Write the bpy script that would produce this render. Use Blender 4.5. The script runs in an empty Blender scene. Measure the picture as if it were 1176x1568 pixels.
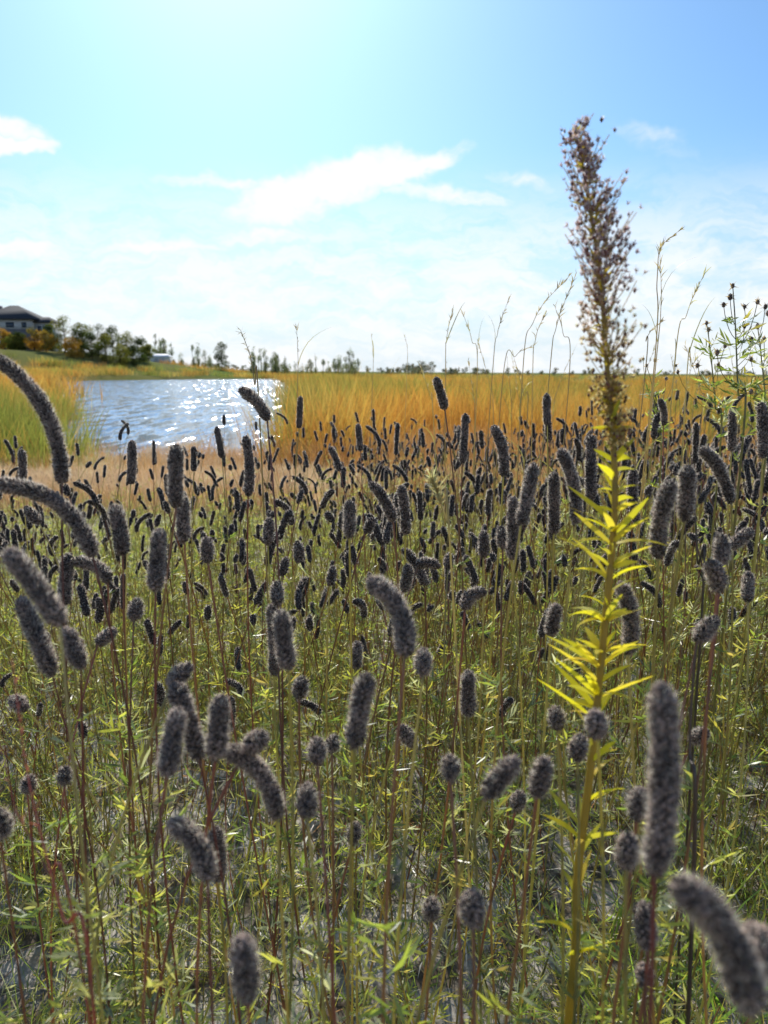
import bpy, math, numpy as np
from mathutils import Vector, Matrix, Euler
rng=np.random.default_rng(7)
D=bpy.data; scene=bpy.context.scene
scene.view_settings.view_transform='Standard'
scene.view_settings.look='None'
scene.view_settings.exposure=0
H=0.78; F=1177.0
# ------------------------------------------------------------ camera
cam=D.cameras.new('camera'); camo=D.objects.new('camera',cam); scene.collection.objects.link(camo)
cam.sensor_fit='VERTICAL'; cam.sensor_height=36; cam.sensor_width=27; cam.lens=0.5*36/0.666
cam.clip_start=0.02; cam.clip_end=9000
R=Matrix.Rotation(math.radians(90-10.35),4,'X')@Matrix.Rotation(math.radians(0.4),4,'Z')
camo.matrix_world=Matrix.Translation((0,0,H))@R
cam.dof.use_dof=True; cam.dof.focus_distance=0.95; cam.dof.aperture_fstop=11
scene.camera=camo
R3=np.array(R.to_3x3())
def ray(px,py):
    return R3@np.array([(px-588)/F,-(py-784)/F,-1.0])
def P(px,py,d):
    return np.array([0,0,H])+ray(px,py)*d
def azel(px,py):
    v=ray(px,py); v=v/np.linalg.norm(v)
    return math.atan2(v[0],v[1]),math.asin(v[2])
# ------------------------------------------------------------ helpers
def sst(a,b,x):
    t=np.clip((x-a)/(b-a),0,1); return t*t*(3-2*t)
def nrm(v):
    return v/np.maximum(np.linalg.norm(v,axis=-1,keepdims=True),1e-9)
POND=np.array([(-2.6,19),(-5,17.2),(-8.2,18.5),(-10,24),(-13.5,35),(-22,55),(-37,88),(-56,135),(-60,160),(-50,190),(-30,215),(-26,180),(-19.5,140),(-12.5,95),(-9,62),(-5.6,40),(-3.9,28)],float)
def pond_sd(x,y):
    x=np.asarray(x,float);y=np.asarray(y,float)
    d=np.full(x.shape,1e18); inside=np.zeros(x.shape,bool)
    n=len(POND)
    for i in range(n):
        a=POND[i];b=POND[(i+1)%n]; e=b-a
        wx=x-a[0];wy=y-a[1]
        t=np.clip((wx*e[0]+wy*e[1])/(e@e),0,1)
        d=np.minimum(d,(wx-e[0]*t)**2+(wy-e[1]*t)**2)
        c=((a[1]>y)!=(b[1]>y))
        xi=(b[0]-a[0])*(y-a[1])/((b[1]-a[1]) if b[1]!=a[1] else 1e-9)+a[0]
        inside^=(c&(x<xi))
    d=np.sqrt(d); return np.where(inside,-d,d)
def gz(x,y):
    x=np.asarray(x,float);y=np.asarray(y,float)
    r=np.hypot(x,y)
    z=-1.3*sst(2,14,y)
    yy=np.maximum(y,1)
    sd=pond_sd(x,y)
    t=1-sst(-0.42,-0.10,x/yy)
    z=z+np.where(y>40,(5.6*sst(4,38,sd)+r*0.005)*t,0)*sst(40,80,y)
    n=np.sin(x*9+1.3)*np.sin(y*8.1)*.008+np.sin(x*23+y*5)*np.sin(y*19-x*3)*.004
    z=z+n*(r<12)
    far=(np.sin(x*.21)+np.sin(y*.17+x*.05))*.05*sst(14,30,r)
    z=z+far
    return np.where(y>10, z*sst(-.5,2.0,sd)+(-2.3)*(1-sst(-.5,2.0,sd)), z)
class MB:
    def __init__(s): s.v=[];s.c=[];s.f={3:[],4:[]};s.m={3:[],4:[]};s.n=0
    def add(s,V,Fc,C,mat=0):
        V=np.asarray(V,float).reshape(-1,3);Fc=np.asarray(Fc,int)
        C=np.asarray(C,float)
        if C.ndim==1: C=np.tile(C,(len(V),1))
        s.v.append(V);s.c.append(C)
        k=Fc.shape[1]; s.f[k].append(Fc+s.n); s.m[k].append(np.full(len(Fc),mat)); s.n+=len(V)
    def mesh(s,name,mats,smooth=False):
        me=D.meshes.new(name)
        V=np.concatenate(s.v);C=np.concatenate(s.c)
        ls=[];st=[];mi=[];off=0
        for k in (4,3):
            if s.f[k]:
                f=np.concatenate(s.f[k]); ls.append(f.ravel()); st.append(off+np.arange(len(f))*k); off+=len(f)*k; mi.append(np.concatenate(s.m[k]))
        ls=np.concatenate(ls);st=np.concatenate(st);mi=np.concatenate(mi)
        me.vertices.add(len(V)); me.vertices.foreach_set('co',V.astype(np.float32).ravel())
        me.loops.add(len(ls)); me.loops.foreach_set('vertex_index',ls.astype(np.int32))
        me.polygons.add(len(st)); me.polygons.foreach_set('loop_start',st.astype(np.int32))
        for m in mats: me.materials.append(m)
        me.polygons.foreach_set('material_index',mi.astype(np.int32))
        if smooth: me.polygons.foreach_set('use_smooth',np.ones(len(st),bool))
        a=me.color_attributes.new('Col','FLOAT_COLOR','POINT')
        a.data.foreach_set('color',np.concatenate([C,np.ones((len(C),1))],1).astype(np.float32).ravel())
        me.update(calc_edges=True)
        return me
    def obj(s,name,mats,smooth=False,link=True,parent=None):
        o=D.objects.new(name,s.mesh(name,mats,smooth))
        if link: scene.collection.objects.link(o)
        if parent: o.parent=parent
        return o
def blades(mb,root,dr,L,W,bend,C,segs=3,prof='blade',mat=0,side=None,tipc=None,rg=rng):
    root=np.asarray(root,float);N=len(root)
    dr=nrm(np.asarray(dr,float)); L=np.broadcast_to(L,(N,));W=np.broadcast_to(W,(N,))
    t=np.linspace(0,1,segs+1)
    sp=root[:,None]+dr[:,None]*(L[:,None]*t)[...,None]+np.asarray(bend)[:,None]*(L[:,None]*t*t)[...,None]
    if side is None: side=nrm(np.cross(dr,nrm(rg.normal(size=(N,3)))))
    w={'blade':(1-t**2)*.9+.05,'leaf':np.sin(np.pi*(t*.88+.1))**.8,'hair':1-t*.95}[prof]
    off=side[:,None]*(W[:,None]*w*.5)[...,None]
    V=np.stack([sp-off,sp+off],2).reshape(-1,3)
    i=(np.arange(N)*(segs+1)*2)[:,None]+np.arange(segs)*2
    Fq=np.stack([i,i+1,i+3,i+2],-1).reshape(-1,4)
    C=np.asarray(C,float)
    if C.ndim==1: C=np.tile(C,(N,1))
    CC=np.repeat(C[:,None],(segs+1),1)
    if tipc is not None: CC=CC*(1-t)[None,:,None]+np.asarray(tipc)*t[None,:,None]
    mb.add(V,Fq,np.repeat(CC.reshape(-1,3),2,0),mat)
def tube(mb,pts,rad,C,sides=5,mat=0):
    pts=np.asarray(pts,float);K=len(pts);rad=np.broadcast_to(rad,(K,))
    T=nrm(np.gradient(pts,axis=0)); ref=np.array([.31,.95,.05])
    if abs(T[K//2]@ref)>.9: ref=np.array([1.,0,0])
    A=nrm(np.cross(T,ref));B=np.cross(T,A)
    th=np.linspace(0,2*np.pi,sides,endpoint=False)
    V=pts[:,None]+(A[:,None]*np.cos(th)[None,:,None]+B[:,None]*np.sin(th)[None,:,None])*rad[:,None,None]
    i=np.arange(K-1)[:,None]*sides;j=np.arange(sides);j2=(j+1)%sides
    Fq=np.stack([i+j,i+j2,i+sides+j2,i+sides+j],-1).reshape(-1,4)
    C=np.asarray(C,float)
    if C.ndim==2: C=np.repeat(C,sides,0)
    mb.add(V.reshape(-1,3),Fq,C,mat)
def bez(p0,p1,p2,t):
    t=np.asarray(t)[:,None]; return p0*(1-t)**2+2*p1*t*(1-t)+p2*t*t
def smoothpath(pts,n):
    pts=np.asarray(pts,float);k=len(pts)
    out=[]
    ext=np.vstack([2*pts[0]-pts[1],pts,2*pts[-1]-pts[-2]])
    for u in np.linspace(0,k-1-1e-6,n):
        i=int(u);f=u-i;a,b,c,d=ext[i:i+4]
        out.append(.5*((2*b)+(-a+c)*f+(2*a-5*b+4*c-d)*f*f+(-a+3*b-3*c+d)*f**3))
    return np.array(out)
def head(mb,p0,p1,p2,r,rg,ncal=22,nh=240,hw=.00016,hl=.5,full=True,tone=1.0):
    q=bez(p0,p1,p2,np.linspace(0,1,30)); L=np.linalg.norm(np.diff(q,axis=0),axis=1).sum()
    ratio=L/r
    def frame(s):
        c=bez(p0,p1,p2,s); T=nrm(2*(1-s)[:,None]*(p1-p0)+2*s[:,None]*(p2-p1)+1e-9)
        ref=np.array([.2,.1,.97]) 
        if abs(T[len(T)//2]@ref)>.93: ref=np.array([.1,.98,.1])
        A=nrm(np.cross(T,ref));B=np.cross(T,A); return c,T,A,B
    ph=rg.uniform(0,6.28);am=rg.uniform(.02,.10)
    def prof(s):
        e=np.clip(np.minimum(s*.9,1-s)*L/r/1.15,0,1); return np.sqrt(np.clip(1-(1-e)**2,0,1))
    def rv_(s): return r*(1+am*np.sin(s*ratio*.55+ph)+.05*np.sin(s*ratio*1.3))
    sr=.5-.5*np.cos(np.linspace(0,np.pi,14 if full else 8))
    c,T,A,B=frame(sr); pf=np.maximum(prof(sr),.12)
    sides=9 if full else 6
    th=np.linspace(0,2*np.pi,sides,endpoint=False)
    V=c[:,None]+(A[:,None]*np.cos(th)[None,:,None]+B[:,None]*np.sin(th)[None,:,None])*(rv_(sr)*.70*pf)[:,None,None]
    K=len(sr);i=np.arange(K-1)[:,None]*sides;j=np.arange(sides);j2=(j+1)%sides
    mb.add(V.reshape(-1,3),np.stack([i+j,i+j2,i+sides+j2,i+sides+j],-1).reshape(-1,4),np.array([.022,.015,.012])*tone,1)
    N=max(20,int(ncal*ratio)); k=np.arange(N); s=(k+.5)/N; th=k*2.39996+rg.normal(0,.12,N)
    c,T,A,B=frame(s); pf=prof(s)
    u=A*np.cos(th)[:,None]+B*np.sin(th)[:,None]
    sg=np.where(s>.5,1,-.6)
    n=nrm(u*pf[:,None]+T*(sg*np.sqrt(1-pf**2))[:,None])
    w=math.sqrt(2*math.pi*r*L/N)*.54
    pb=c+u*(rv_(s)*.62*pf)[:,None]
    d=nrm(n+T*.5+rg.normal(0,.15,(N,3))); l=(r*.46*rg.uniform(.7,1.25,N))[:,None]
    a=nrm(np.cross(d,T+.01));b=np.cross(d,a)
    base=np.stack([pb+a*w,pb+b*w,pb-a*w,pb-b*w],1)
    lum=(rg.uniform(.4,1.6,N)*(1+.35*np.sin(s*ratio*.9+ph)))[:,None]*tone
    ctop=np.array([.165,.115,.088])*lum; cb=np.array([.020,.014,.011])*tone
    if full:
        m=pb+d*l*.7; mid=np.stack([m+a*w*.75,m+b*w*.75,m-a*w*.75,m-b*w*.75],1)
        V=np.concatenate([base,mid,(pb+d*l)[:,None]],1)
        o=(np.arange(N)*9)[:,None,None]
        jj=np.arange(4);q4=np.stack([jj,(jj+1)%4,(jj+1)%4+4,jj+4],-1)[None]+o
        t3=np.stack([jj+4,(jj+1)%4+4,np.full(4,8)],-1)[None]+o
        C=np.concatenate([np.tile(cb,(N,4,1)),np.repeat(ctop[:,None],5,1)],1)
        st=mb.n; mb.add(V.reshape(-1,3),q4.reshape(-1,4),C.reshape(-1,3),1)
        mb.f[3].append(t3.reshape(-1,3)+st);mb.m[3].append(np.full(N*4,1))
    else:
        V=np.concatenate([base,(pb+d*l)[:,None]],1); o=(np.arange(N)*5)[:,None,None];jj=np.arange(4)
        t3=np.stack([jj,(jj+1)%4,np.full(4,4)],-1)[None]+o
        C=np.concatenate([np.tile(cb,(N,4,1)),ctop[:,None]],1)
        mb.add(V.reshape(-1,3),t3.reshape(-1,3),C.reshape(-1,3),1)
    N=int(nh*ratio); s=rg.uniform(0,1,N); th=rg.uniform(0,2*np.pi,N)
    c,T,A,B=frame(s); pf=prof(s); u=A*np.cos(th)[:,None]+B*np.sin(th)[:,None]
    sg=np.where(s>.5,1,-.6); n=nrm(u*pf[:,None]+T*(sg*np.sqrt(1-pf**2))[:,None])
    rt=c+u*(rv_(s)*.80*pf)[:,None]; d=nrm(n+T*.35+rg.normal(0,.35,(N,3))); l=(r*hl*rg.uniform(.3,1.,N))[:,None]
    sd=nrm(np.cross(d,rg.normal(size=(N,3))))*hw
    V=np.stack([rt-sd,rt+sd,rt+d*l],1)
    g=rg.uniform(.65,1.1,N)[:,None]*np.array([.86,.73,.63])
    mb.add(V.reshape(-1,3),np.arange(N*3).reshape(-1,3),np.repeat(g,3,0),2)
GREENS=np.array([[.14,.20,.035],[.22,.28,.05],[.42,.38,.07],[.54,.44,.13],[.08,.11,.03],[.44,.47,.24],[.32,.35,.06]])
def pinnate(mb,pos,out,rg,size=.016,cols=GREENS,width=.0018):
    N=len(pos); out=nrm(out)
    ln=rg.uniform(.7,1.3,N)*size
    ci=cols[rg.integers(0,len(cols),N)]*rg.uniform(.6,1.3,(N,1))
    up=np.array([0,0,1.]); sd=nrm(np.cross(out,up+rg.normal(0,.3,(N,3))))
    blades(mb,pos,out,ln*1.1,.0008,np.zeros((N,3)),ci*.8,1,'hair',0,rg=rg)
    R_=[];Dr=[];Ls=[];Cs=[]
    for f,sg in ((.45,1),(.5,-1),(.85,1),(.9,-1),(1.05,0)):
        R_.append(pos+out*(ln*f)[:,None]); Dr.append(nrm(out*(.75 if sg else 1)+sd*sg*.8+rg.normal(0,.18,(N,3)))); Ls.append(ln*rg.uniform(.7,1.2,N)); Cs.append(ci*rg.uniform(.85,1.15,(N,1)))
    R_=np.concatenate(R_);Dr=np.concatenate(Dr);Ls=np.concatenate(Ls)
    bd=rg.normal(0,.12,R_.shape); bd[:,2]+=.08
    blades(mb,R_,Dr,Ls,rg.uniform(.7,1.3,len(R_))*width,bd,np.concatenate(Cs),2,'leaf',0,rg=rg)
def stem(mb,base,top,rg,r0=.0013,r1=.0008,nleaf=14,endt=None,cols=None,n=9,leafmax=.8,size=.016,lean=.03,width=.0019):
    base=np.asarray(base,float);top=np.asarray(top,float)
    mid=(base+top)/2+np.append(rg.normal(0,lean,2),0)
    if endt is not None: mid=top-endt*np.linalg.norm(top-base)*.45+np.append(rg.normal(0,lean*.8,2),0)
    t=np.linspace(0,1,n); pts=bez(base,mid,top,t)
    a=np.array([[.28,.24,.08],[.35,.29,.11],[.22,.23,.06],[.24,.13,.08]])[rg.integers(0,4)]
    b=np.array([[.28,.26,.10],[.19,.10,.07],[.26,.24,.11],[.18,.07,.055]])[rg.integers(0,4)]
    if cols is not None: a,b=cols
    tube(mb,pts,np.linspace(r0,r1,n),a*(1-t)[:,None]+np.asarray(b)*t[:,None],4,0)
    if nleaf:
        tt=rg.uniform(.08,leafmax,nleaf); ps=bez(base,mid,top,tt); an=rg.uniform(0,2*np.pi,nleaf)
        out=np.stack([np.cos(an),np.sin(an),rg.uniform(.3,1.2,nleaf)],1)
        pinnate(mb,ps,out,rg,size,width=width)
# ------------------------------------------------------------ materials
def nt(m): m.use_nodes=True; n=m.node_tree; n.nodes.clear(); return n
def veg(name,transl=.4,rough=.4,gl=.05,rand=.25,tg=1.3,tc=(1.15,1.1,.7)):
    m=D.materials.new(name);n=nt(m);N=n.nodes;L=n.links
    o=N.new('ShaderNodeOutputMaterial');at=N.new('ShaderNodeAttribute');at.attribute_name='Col'
    src=at.outputs['Color']
    if rand>0:
        oi=N.new('ShaderNodeObjectInfo');mr=N.new('ShaderNodeMapRange');mr.inputs[3].default_value=1-rand;mr.inputs[4].default_value=1+rand
        L.new(oi.outputs['Random'],mr.inputs[0])
        vm=N.new('ShaderNodeVectorMath');vm.operation='SCALE';L.new(src,vm.inputs[0]);L.new(mr.outputs[0],vm.inputs['Scale']);src=vm.outputs[0]
    p=N.new('ShaderNodeBsdfDiffuse');L.new(src,p.inputs['Color']);res=p.outputs[0]
    if transl>0:
        tr=N.new('ShaderNodeBsdfTranslucent');v2=N.new('ShaderNodeVectorMath');v2.operation='MULTIPLY';v2.inputs[1].default_value=tuple(tg*v for v in tc)
        mn=N.new('ShaderNodeVectorMath');mn.operation='MINIMUM';mn.inputs[1].default_value=(.92,.92,.92)
        L.new(src,v2.inputs[0]);L.new(v2.outputs[0],mn.inputs[0]);L.new(mn.outputs[0],tr.inputs['Color'])
        mx=N.new('ShaderNodeMixShader');mx.inputs[0].default_value=transl
        L.new(res,mx.inputs[1]);L.new(tr.outputs[0],mx.inputs[2]);res=mx.outputs[0]
    if gl>0:
        g=N.new('ShaderNodeBsdfGlossy');g.inputs['Roughness'].default_value=rough;mx=N.new('ShaderNodeMixShader');mx.inputs[0].default_value=gl
        L.new(res,mx.inputs[1]);L.new(g.outputs[0],mx.inputs[2]);res=mx.outputs[0]
    L.new(res,o.inputs[0])
    return m
M_leaf=veg('leaf_foliage',.5,.38,.08,.25,2.1,(1.15,1.1,.75))
M_gold=veg('goldenrod_foliage',.55,.45,.02,0,1.25,(1.1,1.05,.5))
M_body=veg('seed_head_body',0,.5,.03,.2)
M_hair=veg('seed_head_hair',.65,.5,0,0,1.3,(1,.97,.94))
M_bark=veg('bark',0,.8,0,.0)
M_tree=veg('tree_foliage',.35,.6,0,.0,1.5)
M_reed=veg('reed_blades',.45,.5,.03,.38,1.5,(1.05,1.05,.85))
CL=[M_leaf,M_body,M_hair]
def ramp(N,els):
    r=N.new('ShaderNodeValToRGB');e=r.color_ramp.elements
    while len(e)<len(els): e.new(.5)
    for x,(p,c) in zip(e,els): x.position=p;x.color=(*c,1)
    return r
def noise(N,L,vec,scale,detail=4,rough=.5):
    t=N.new('ShaderNodeTexNoise');t.inputs['Scale'].default_value=scale;t.inputs['Detail'].default_value=detail;t.inputs['Roughness'].default_value=rough
    if vec is not None: L.new(vec,t.inputs['Vector'])
    return t
mg=D.materials.new('ground_soil_and_grass');n=nt(mg);N=n.nodes;L=n.links
o=N.new('ShaderNodeOutputMaterial');p=N.new('ShaderNodeBsdfDiffuse')
L.new(p.outputs[0],o.inputs[0]);tc=N.new('ShaderNodeTexCoord');g=tc.outputs['Object']
n1=noise(N,L,g,14,5,.7);r1=ramp(N,[(.3,(.05,.037,.025)),(.45,(.16,.13,.095)),(.54,(.36,.32,.26)),(.66,(.56,.52,.46))]);L.new(n1.outputs[0],r1.inputs[0])
n2=noise(N,L,g,.35,4,.65);r2=ramp(N,[(.3,(.12,.12,.035)),(.48,(.20,.155,.055)),(.6,(.26,.17,.07)),(.75,(.15,.14,.045))]);L.new(n2.outputs[0],r2.inputs[0])
n3=noise(N,L,g,.03,3,.6);r3=ramp(N,[(.35,(.12,.17,.05)),(.55,(.17,.19,.07)),(.7,(.22,.19,.08))]);L.new(n3.outputs[0],r3.inputs[0])
ln=N.new('ShaderNodeVectorMath');ln.operation='LENGTH';L.new(g,ln.inputs[0])
def mrange(a,b):
    m=N.new('ShaderNodeMapRange');m.interpolation_type='SMOOTHSTEP';m.inputs[1].default_value=a;m.inputs[2].default_value=b;L.new(ln.outputs['Value'],m.inputs[0]);return m
def mixc(fac,a,b):
    m=N.new('ShaderNodeMix');m.data_type='RGBA';L.new(fac,m.inputs[0]);L.new(a,m.inputs[6]);L.new(b,m.inputs[7]);return m.outputs[2]
c1=mixc(mrange(3,9).outputs[0],r1.outputs[0],r2.outputs[0]);c2=mixc(mrange(130,240).outputs[0],c1,r3.outputs[0]);L.new(c2,p.inputs['Color'])
rr=[0.12]
while rr[-1]<6000: rr.append(rr[-1]*1.038+ .004)
rr=np.array(rr);A=720
th=np.linspace(0,2*np.pi,A,endpoint=False)
X=(rr[:,None]*np.sin(th)).ravel();Y=(rr[:,None]*np.cos(th)).ravel();Z=gz(X,Y)
mb=MB();K=len(rr);i=np.arange(K-1)[:,None]*A;j=np.arange(A);j2=(j+1)%A
mb.add(np.stack([X,Y,Z],1),np.stack([i+j,i+A+j,i+A+j2,i+j2],-1).reshape(-1,4),(.1,.1,.1))
c0=mb.n
mb.add(np.array([[0,0,float(gz(0,0))]]),np.zeros((0,3),int),(.1,.1,.1))
mb.f[3].append(np.stack([np.full(A,c0),j,j2],1));mb.m[3].append(np.zeros(A,int))
mb.obj('ground',[mg],smooth=True)
mw=D.materials.new('pond_water');n=nt(mw);N=n.nodes;L=n.links
o=N.new('ShaderNodeOutputMaterial');p=N.new('ShaderNodeBsdfPrincipled');p.inputs['Base Color'].default_value=(.13,.22,.34,1);p.inputs['Roughness'].default_value=.12;p.inputs['IOR'].default_value=1.33;p.inputs['Specular IOR Level'].default_value=1.0
L.new(p.outputs[0],o.inputs[0]);tc=N.new('ShaderNodeTexCoord');mp=N.new('ShaderNodeMapping');mp.inputs['Scale'].default_value=(1.5,.30,1);L.new(tc.outputs['Object'],mp.inputs[0])
w1=noise(N,L,mp.outputs[0],1.0,3,.75)
va=N.new('ShaderNodeVectorMath');va.operation='MULTIPLY_ADD';va.inputs[1].default_value=(1.1,1.9,0);va.inputs[2].default_value=(-.55,-.97,1);L.new(w1.outputs['Color'],va.inputs[0])
vn=N.new('ShaderNodeVectorMath');vn.operation='NORMALIZE';L.new(va.outputs[0],vn.inputs[0]);L.new(vn.outputs[0],p.inputs['Normal'])
mb=MB();gx,gy=np.meshgrid(np.linspace(-78,1,20),np.linspace(13,232,40),indexing='ij')
V=np.stack([gx.ravel(),gy.ravel(),np.full(gx.size,-1.46)],1);ii=(np.arange(19)[:,None]*40+np.arange(39)).ravel()
mb.add(V,np.stack([ii,ii+40,ii+41,ii+1],1),(.1,.1,.1));mb.obj('pond_water',[mw])
# ------------------------------------------------------------ instancing
def instancer(name,pts,rots,scl,idx,variants):
    col=D.collections.new(name+'_variants')
    for v in variants: col.objects.link(v)
    me=D.meshes.new(name);me.vertices.add(len(pts));me.vertices.foreach_set('co',np.asarray(pts,np.float32).ravel())
    for nm,ty,dat,key in (('rot','FLOAT_VECTOR',rots,'vector'),('scl','FLOAT',scl,'value'),('idx','INT',idx,'value')):
        a=me.attributes.new(nm,ty,'POINT');a.data.foreach_set(key,np.asarray(dat,np.int32 if ty=='INT' else np.float32).ravel())
    ob=D.objects.new(name,me);scene.collection.objects.link(ob)
    g=D.node_groups.new(name,'GeometryNodeTree')
    g.interface.new_socket('Geometry',in_out='INPUT',socket_type='NodeSocketGeometry');g.interface.new_socket('Geometry',in_out='OUTPUT',socket_type='NodeSocketGeometry')
    N=g.nodes;L=g.links;gi=N.new('NodeGroupInput');go=N.new('NodeGroupOutput');ip=N.new('GeometryNodeInstanceOnPoints')
    ci=N.new('GeometryNodeCollectionInfo');ci.inputs['Collection'].default_value=col;ci.inputs['Separate Children'].default_value=True;ci.inputs['Reset Children'].default_value=True
    def na(nm,ty):
        a=N.new('GeometryNodeInputNamedAttribute');a.data_type=ty;a.inputs['Name'].default_value=nm
        return [s for s in a.outputs if s.enabled and s.name=='Attribute'][0]
    L.new(gi.outputs[0],ip.inputs['Points']);L.new(ci.outputs[0],ip.inputs['Instance']);ip.inputs['Pick Instance'].default_value=True
    L.new(na('idx','INT'),ip.inputs['Instance Index']);L.new(na('rot','FLOAT_VECTOR'),ip.inputs['Rotation']);L.new(na('scl','FLOAT'),ip.inputs['Scale'])
    L.new(ip.outputs[0],go.inputs[0])
    md=ob.modifiers.new('instances','NODES');md.node_group=g
    return ob
def scatter_rot(n,tilt=.08):
    return np.stack([rng.normal(0,tilt,n),rng.normal(0,tilt,n),rng.uniform(0,2*np.pi,n)],1)
# ------------------------------------------------------------ clover field
vars_=[]
for k in range(26):
    rg=np.random.default_rng(100+k);mb=MB()
    for s_ in range(int(rg.integers(2,4))):
        ht=rg.uniform(.42,.66)
        b=np.append(rg.normal(0,.012,2),-.01);t=np.array([rg.normal(0,.09),rg.normal(0,.09),ht])
        hd=nrm(np.array([(t[0]-b[0])*1.5+rg.normal(0,.18),(t[1]-b[1])*1.5+rg.normal(0,.18),.9]))
        stem(mb,b,t,rg,nleaf=11,endt=hd,r0=.0011,r1=.0007)
        Lh=rg.choice([.014,.024,.036,.046,.058],p=[.2,.22,.25,.2,.13])*rg.uniform(.85,1.15);rd=.0058*rg.uniform(.8,1.12)
        cv=rg.normal(0,.14)+ (rg.choice([0,.55],p=[.7,.3]))
        an=rg.uniform(0,6.28);sdv=np.array([math.cos(an),math.sin(an),0])
        p1=t+hd*Lh*.5;p2=t+hd*Lh*(1-abs(cv)*.35)+sdv*cv*Lh
        head(mb,t,p1,p2,rd,rg,ncal=15,nh=58,hw=.00028,hl=.7,full=False)
    o=mb.obj('prairie_clover.%03d'%k,CL,link=False);vars_.append(o)
n=3900
y=rng.uniform(.62,8,n);x=rng.uniform(-1,1,n)*(.4+y*.75)
q=x/y
lim=np.where(q<-.13,2.15+rng.normal(0,.3,n),6.0+rng.normal(0,.6,n)); lim=np.where((q>=-.13)&(q<0),2.5+(q+.13)*24+rng.normal(0,.4,n),lim)
keep=(y<lim)&(rng.uniform(0,1,n)<np.clip(.07+.5*sst(.8,1.7,y),0,1)*np.clip((.4+y*.75)/3.6,0,1)**.35)
x=x[keep];y=y[keep]
n2_=720;y2=rng.uniform(1.0,2.7,n2_);x2=rng.uniform(-1,1,n2_)*(.3+y2*.68);k2=~((x2/y2<-.13)&(y2>2.2));x2=x2[k2];y2=y2[k2]
sc=np.concatenate([rng.uniform(.82,1.05,len(x)),rng.uniform(.76,1.0,len(x2))]);x=np.concatenate([x,x2]);y=np.concatenate([y,y2]);n=len(x)
sc*=np.where(x/y>.25,1.05,.96)*(1-.05*(y>3))*np.where((x/y<-.05)&(y>1.3),.93,1)
print('clover',n)
instancer('prairie_clover_field',np.stack([x,y,gz(x,y)],1),scatter_rot(n,.08),sc,rng.integers(0,26,n),vars_)
# ------------------------------------------------------------ understory
vars_=[]
for k in range(10):
    rg=np.random.default_rng(300+k);mb=MB()
    for s_ in range(7):
        b=np.append(rg.normal(0,.05,2),-.01);t=b+np.array([rg.normal(0,.07),rg.normal(0,.07),rg.uniform(.04,.26)])
        stem(mb,b,t,rg,r0=.0010,r1=.0006,nleaf=13,leafmax=1.0,size=.012,lean=.02,n=5,width=.0020)
    nb=6
    rt=np.concatenate([rg.normal(0,.05,(nb,2)),np.full((nb,1),-.01)],1);dr=np.concatenate([rg.normal(0,.4,(nb,2)),np.ones((nb,1))],1)
    blades(mb,rt,dr,rg.uniform(.10,.26,nb),.0018,rg.normal(0,.25,(nb,3))*np.array([1,1,.3])-np.array([0,0,.12]),GREENS[rg.integers(0,6,nb)]*1.1,5,'blade',rg=rg)
    vars_.append(mb.obj('leafy_shoots.%03d'%k,CL,link=False))
n=1700;y=rng.uniform(.02,1,n)**.9*4.6-.25;x=rng.uniform(-1,1,n)*(.5+np.maximum(y,0)*.72)
patch=np.sin(x*11+2)*np.sin(y*9+1)+.5*np.sin(x*23-y*17);k=(patch<-.05)|(y>1.7)|(rng.uniform(0,1,n)<.15);x=x[k];y=y[k];n=len(x)
instancer('leafy_undergrowth',np.stack([x,y,gz(x,y)],1),scatter_rot(n,.12),rng.uniform(.5,1.1,n),rng.integers(0,10,n),vars_)
vars_=[]
for k in range(8):
    rg=np.random.default_rng(400+k);mb=MB();nb=16
    rt=np.concatenate([rg.normal(0,.06,(nb,2)),np.full((nb,1),-.01)],1);dr=np.concatenate([rg.normal(0,.28,(nb,2)),np.ones((nb,1))],1)
    cc=np.array([[.18,.25,.05],[.36,.33,.07],[.50,.41,.18],[.13,.20,.04]])[rg.integers(0,4,nb)]
    blades(mb,rt,dr,rg.uniform(.22,.48,nb),rg.uniform(.0012,.0022,nb),rg.normal(0,.24,(nb,3))*np.array([1,1,.2])-np.array([0,0,.05]),cc,6,'blade',rg=rg)
    vars_.append(mb.obj('prairie_grass.%03d'%k,CL,link=False))
n=360;y=rng.uniform(.6,5,n);x=rng.uniform(-1,1,n)*(.4+y*.72)
instancer('prairie_grass',np.stack([x,y,gz(x,y)],1),scatter_rot(n,.1),rng.uniform(.6,1.0,n),rng.integers(0,8,n),vars_)
mb=MB();n=12000
y=rng.uniform(.05,3.0,n);x=rng.uniform(-1,1,n)*(.5+y*.7);z=gz(x,y)+rng.uniform(.002,.045,n)
dr=np.stack([rng.normal(size=n),rng.normal(size=n),rng.normal(0,.3,n)],1)
blades(mb,np.stack([x,y,z],1),dr,rng.uniform(.01,.07,n),rng.uniform(.001,.0045,n),rng.normal(0,.15,(n,3)),np.array([[.55,.49,.38],[.38,.29,.17],[.62,.58,.52],[.20,.12,.08]])[rng.integers(0,4,n)],2,'leaf')
mb.obj('straw_litter',[M_leaf])
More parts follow.
